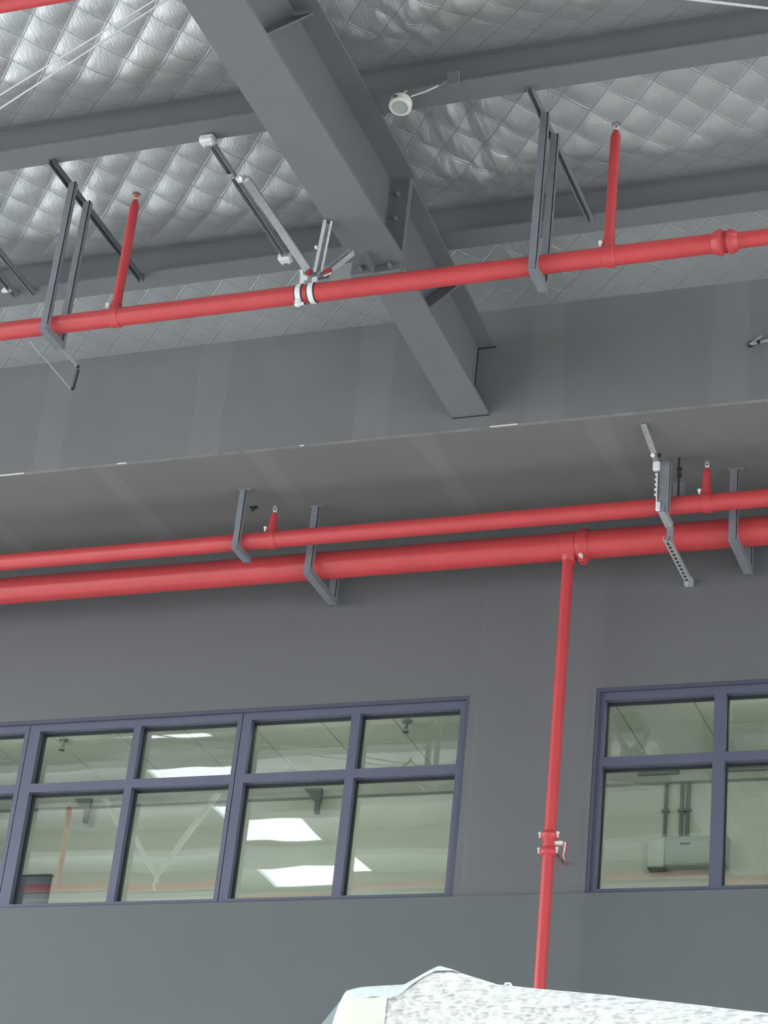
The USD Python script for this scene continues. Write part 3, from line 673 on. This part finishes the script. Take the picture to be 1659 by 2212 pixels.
# ------------------------------------------------------------------ sway brace at the lower pipes, near the right edge
e = thing('pipe_brace', 'galvanised brace with white clamp at the lower pipes, near the right edge', 'pipe brace')
obj('leg', cat([bevbox(-2.915, -2.855, -0.712, -0.706, 7.684, 8.005, 0.001), bevbox(-2.860, -2.854, -0.712, -0.685, 7.684, 8.005, 0.001)]), m_zincdull, e)
obj('back_plate', bevbox(-2.862, -2.80, -0.60, -0.594, 7.79, 7.93, 0.002), m_zincdull, e)
obj('back_rod', cat([tube((-2.83, -0.615, 7.80), (-2.835, -0.615, ZS), 0.006, 10), hexnut((-2.83, -0.615, 7.955), (0, 0, 1), 0.014, 0.02), hexnut((-2.832, -0.615, 7.995), (0, 0, 1), 0.016, 0.016)]), m_dark, e)
obj('top_strut', cat([bar((-2.938, -1.015, 8.070), (-2.930, -0.80, 8.012), 0.026, 0.004), bar((-2.938, -1.015, 8.070), (-2.930, -0.80, 8.012), 0.004, 0.016, (0, 0, 1), 0.012), bar((-2.938, -1.015, 8.070), (-2.930, -0.80, 8.012), 0.004, 0.016, (0, 0, 1), -0.012)]), m_zinc, e)
jt = obj('joint', bevbox(-2.947, -2.915, -0.785, -0.745, 7.990, 8.030, 0.003), m_zincdull, e)
obj('nut', hexnut((-2.936, -0.79, 8.000), (0, -1, -0.3), 0.013, 0.014), m_bright, jt)
obj('nut', hexnut((-2.912, -0.760, 8.012), (0.4, -1, 0), 0.012, 0.014), m_dark, jt)
obj('clamp', bevbox(-2.952, -2.915, -0.735, -0.705, 7.945, 8.000, 0.005), m_bright, e, label='white clamp block')
obj('chain', cat([hexnut((-2.930, -0.722, 7.915 - 0.032 * k), (0.2 * (-1) ** k, -1, 0.3), 0.008, 0.010) for k in range(5)] + [tube((-2.930, -0.716, 7.925), (-2.925, -0.716, 7.745), 0.004, 8)]), m_bright, e)
obj('clamp', bevbox(-2.928, -2.904, -0.726, -0.706, 7.690, 7.748, 0.006), m_bright, e, label='white end block')
obj('cross_bar', cat([bevbox(-2.915, -2.875, -0.712, -0.53, 7.680, 7.685, 0.001), bevbox(-2.880, -2.875, -0.712, -0.53, 7.684, 7.715, 0.001)]), m_zinc, e)
obj('drop_leg', bevbox(-2.905, -2.868, -0.55, -0.535, 7.595, 7.683, 0.001), m_zincdull, e)
sl = obj('slotted_channel', cat([bevbox(-2.925, -2.885, -0.55, -0.035, 7.598, 7.602, 0.001), bevbox(-2.925, -2.921, -0.55, -0.035, 7.600, 7.622, 0.001), bevbox(-2.889, -2.885, -0.55, -0.035, 7.600, 7.622, 0.001)]), m_zinc, e)
for k in range(11):
    y = -0.515 + 0.044 * k
    obj('slot', box(-2.912, -2.898, y, y + 0.022, 7.5965, 7.5985), m_dark, sl)
obj('wall_bolt', cat([hexnut((-2.905, -0.045, 7.594), (0, 0, -1), 0.012, 0.012), tube((-2.905, -0.045, 7.565), (-2.905, -0.045, 7.598), 0.005, 8), bevbox(-2.93, -2.88, -0.035, 0.0, 7.585, 7.63, 0.002)]), m_zinc, e)

# ------------------------------------------------------------------ V-brace of the pipe over the camera side, mirrored in the glass
v = thing('pipe_brace', 'pale slotted V-shaped brace mirrored in the middle lower pane', 'pipe brace')
for x in (-9.45, -8.35):
    obj('brace_strut', cat([bar((x, P4Y, 8.72), (-8.88, P4Y, 7.93), 0.040, 0.004, (0, 1, 0)), bar((x, P4Y, 8.72), (-8.88, P4Y, 7.93), 0.004, 0.030, (0, 1, 0), 0.018, 0.014)]), m_bright, v)
obj('pipe_clamp', cat([ring(-8.88, P4Y, P4Z, 0.040, 0.03), bevbox(-8.90, -8.86, P4Y - 0.012, P4Y + 0.012, P4Z + 0.045, P4Z + 0.11)]), m_bright, v)

# ------------------------------------------------------------------ small things on the fascia
t = thing('strut_end', 'dark bolted strut end sticking out of the fascia at the right edge', 'bracket')
obj('plate', bevbox(-2.345, -2.322, YF - 0.02, YF, 8.418, 8.446, 0.002), m_dark, t)
obj('bar', cat([bar((-2.335, YF - 0.02, 8.428), (-2.10, YF - 0.02, 8.455), 0.010, 0.012), bar((-2.32, YF - 0.015, 8.440), (-2.27, YF - 0.015, 8.475), 0.006, 0.010)]), m_zinc, t)
obj('bolt', hexnut((-2.285, YF - 0.02, 8.432), (0, -1, 0), 0.011, 0.012), m_dark, t)

# ------------------------------------------------------------------ speaker under the purlin
sp = thing('ceiling_speaker', 'round white speaker hanging below the upper purlin beside the girder', 'speaker')
SC = np.array((-3.586, -3.30, 8.573)); SA = np.array((0.0, 0.22, 1.0))
obj('shell', lathe([[0.040, 0.000], [0.052, 0.000], [0.056, 0.004], [0.056, 0.040], [0.050, 0.052], [0.030, 0.056], [0, 0.056]], SC, SA, 40), m_white, sp)
obj('grille', lathe([[0, 0.0035], [0.034, 0.004], [0.0395, 0.001], [0.041, 0.006], [0, 0.010]][::1], SC, SA, 36), m_cone, sp)
obj('badge', bevbox(SC[0] - 0.018, SC[0] + 0.006, SC[1] - 0.060, SC[1] - 0.052, SC[2] + 0.022, SC[2] + 0.032, 0.001), m_conduit, sp)
obj('hook', path_tube([tuple(SC + (0, 0.005, 0.055)), tuple(SC + (0.004, 0.008, 0.085)), tuple(SC + (0.0, 0.03, 0.115)), tuple(SC + (0.0, 0.06, 0.150))], 0.004, 8), m_bright, sp)
cb = thing('cable', 'short pale cable from the white speaker to the purlin clip', 'cable')
obj('cord', path_tube([(-3.535, -3.30, 8.632), (-3.47, -3.29, 8.655), (-3.41, -3.28, 8.688), (-3.372, -3.265, 8.722)], 0.0045, 8), m_rod, cb)
obj('plug', tube((-3.405, -3.277, 8.690), (-3.372, -3.265, 8.716), 0.007, 10), m_conduit, cb)
cl = thing('beam_clip', 'small grey plate clip on the purlin edge right of the speaker', 'clip')
obj('plate', bevbox(-3.375, -3.308, PUR[1] - 0.088, PUR[1] - 0.074, 8.708, 8.782, 0.004), m_steel, cl)
obj('lip', bevbox(-3.370, -3.312, PUR[1] - 0.088, PUR[1] - 0.05, 8.704, 8.712, 0.002), m_steel, cl)

# ------------------------------------------------------------------ bracing rods under the roof
def rod(p, q, r, label):
    t = thing('bracing_rod', label, 'bracing rod')
    obj('rod', tube(p, q, r, 12), m_rod, t)
    obj('end_nut', lathe([[0, 0], [r * 1.8, 0], [r * 1.8, 0.012], [0, 0.012]], p, np.array(q) - p, 6), m_zincdull, t)


rod((-4.02, -4.677, 8.30), (-9.2, -2.44, 8.30), 0.0042, 'upper of two thin pale bracing rods at the top left')
rod((-4.02, -4.650, 8.30), (-9.2, -2.24, 8.30), 0.0048, 'lower of two thin pale bracing rods at the top left')
rod((-3.77, -4.800, 8.30), (1.2, -2.66, 8.30), 0.0062, 'pale bracing rod cutting the top right corner')

# ------------------------------------------------------------------ white wrapped cargo in the foreground
HX = np.array([-1.085, -1.068, -1.049, -1.010, -0.972, -0.945, -0.930, -0.915, -0.859, -0.790, -0.728, -0.529, -0.20, 0.15])
HZ = np.array([2.300, 2.372, 2.411, 2.413, 2.415, 2.430, 2.437, 2.433, 2.4155, 2.408, 2.402, 2.378, 2.345, 2.32])


def cargo_top(x):
    return np.interp(x, HX, HZ)


def cargo():
    xs = np.concatenate([np.linspace(-1.068, -0.45, 150), np.linspace(-0.44, 0.15, 25)])
    prof = []
    R = 0.035
    for z in np.concatenate([np.linspace(0, 2.2, 12), np.linspace(2.22, 2.30, 10)]):
        prof.append((0.0, z, 0))
    for a in np.linspace(0, math.pi / 2, 10):
        prof.append((R * (1 - math.cos(a)), -R + R * math.sin(a), 1))
    for y in (0.1, 0.3, 0.55):
        prof.append((y, 0.0, 1))
    for z in (1.5, 0.0):
        prof.append((0.6, z, 0))
    V = []
    for x in xs:
        h = cargo_top(x)
        edge = min(1.0, (x + 1.068) / 0.05)
        for y, z, top in prof:
            zz = h + z if top else min(z, h - R - 0.001)
            yy = -8.9 + y + (0.05 * (1 - math.sqrt(max(0.0, 1 - (1 - edge) ** 2))) if y < 0.3 else 0)
            n = meshkit.fbm(np.array([x * 28, zz * 28, y * 20]), 3, 5) - 0.5
            V.append((x, yy + 0.010 * n, zz + (0.004 * n if top else 0)))
    n, m = len(xs), len(prof)
    V = np.array(V); i = np.arange((n - 1) * (m - 1)); r, c = i // (m - 1), i % (m - 1)
    q = np.stack([r * m + c, (r + 1) * m + c, (r + 1) * m + c + 1, r * m + c + 1], 1)
    f = np.vstack([q[:, [0, 1, 2]], q[:, [0, 2, 3]]])
    caps = []
    for s in (0, (n - 1) * m):
        k = np.arange(1, m - 1)
        tri = np.stack([np.full(m - 2, s), s + k, s + k + 1], 1)
        caps.append(tri[:, ::-1] if s == 0 else tri)
    return trimesh.Trimesh(V, np.vstack([f] + caps), process=False)


ck = thing('wrapped_cargo', 'white woven fabric cargo bale blown out white along the bottom right', 'cargo')
obj('fabric', cargo(), m_sack, ck, smooth=50)


def skin(x0, x1, z_of, off, n=40, k=14, dz=0.12):
    V = []
    xs = np.linspace(x0, x1, n)
    for x in xs:
        top, low = z_of(x)
        for t in np.linspace(0, 1, k):
            z = low + (top - low) * t
            h = cargo_top(x); R = 0.035
            d = max(0.0, z - (h - R))
            y = -8.9 + R - math.sqrt(max(0.0, R * R - min(d, R) ** 2)) - off
            e = min(1.0, max(0.0, (x + 1.068) / 0.05)); y += 0.05 * (1 - math.sqrt(max(0.0, 1 - (1 - e) ** 2)))
            V.append((x, y + 0.003 * (meshkit.fbm(np.array([x * 30, z * 30, 0.0]), 2, 8) - 0.5), z))
    V = np.array(V); n_, m = len(xs), k
    i = np.arange((n_ - 1) * (m - 1)); r, c = i // (m - 1), i % (m - 1)
    q = np.stack([r * m + c, (r + 1) * m + c, (r + 1) * m + c + 1, r * m + c + 1], 1)
    f = np.vstack([q[:, [0, 1, 2]], q[:, [0, 2, 3]]]); N = len(V)
    back = V + [0, 0.003, 0]
    rim = np.concatenate([np.arange(m), np.arange(1, n_) * m + m - 1, (n_ - 1) * m + np.arange(m - 2, -1, -1), np.arange(n_ - 2, 0, -1) * m]); rn = np.roll(rim, -1)
    return trimesh.Trimesh(np.vstack([V, back]), np.vstack([f, f[:, ::-1] + N, np.stack([rim, rim + N, rn + N], 1), np.stack([rim, rn + N, rn], 1)]), process=False)


obj('net_cover', skin(-1.052, -0.905, lambda x: (cargo_top(x) - 0.002, cargo_top(x) - 0.024 + 0.020 * min(1.0, max(0.0, (x + 0.985) / 0.08)) + 0.002 * math.sin(x * 130)), 0.006), m_net, ck, smooth=60, label='pale mint netting over the top left corner')
obj('liner', skin(-1.066, -0.985, lambda x: (cargo_top(x) - 0.024, 2.20 + 0.16 * max(0.0, (x + 1.035) / 0.05) ** 1.3), 0.008), m_liner, ck, smooth=60, label='smooth cream liner')
fl = [(-1.050, 2.410), (-1.058, 2.395), (-1.072, 2.376), (-1.092, 2.350), (-1.106, 2.30), (-1.085, 2.28), (-1.074, 2.33), (-1.066, 2.355), (-1.058, 2.385)]
from shapely.geometry import Polygon
fp = trimesh.creation.extrude_polygon(Polygon(fl), 0.004, engine='earcut')
fp.apply_transform(trimesh.transformations.rotation_matrix(math.pi / 2, [1, 0, 0])); fp.apply_translation([0, -8.87, 0])
obj('loose_thread', path_tube([(-0.853, -8.868, 2.410), (-0.850, -8.870, 2.4165), (-0.845, -8.868, 2.417), (-0.842, -8.866, 2.412)], 0.0014, 6), m_sack, ck)
obj('wrap_flap', fp, m_wrap, ck, label='loose clear plastic wrap flap')
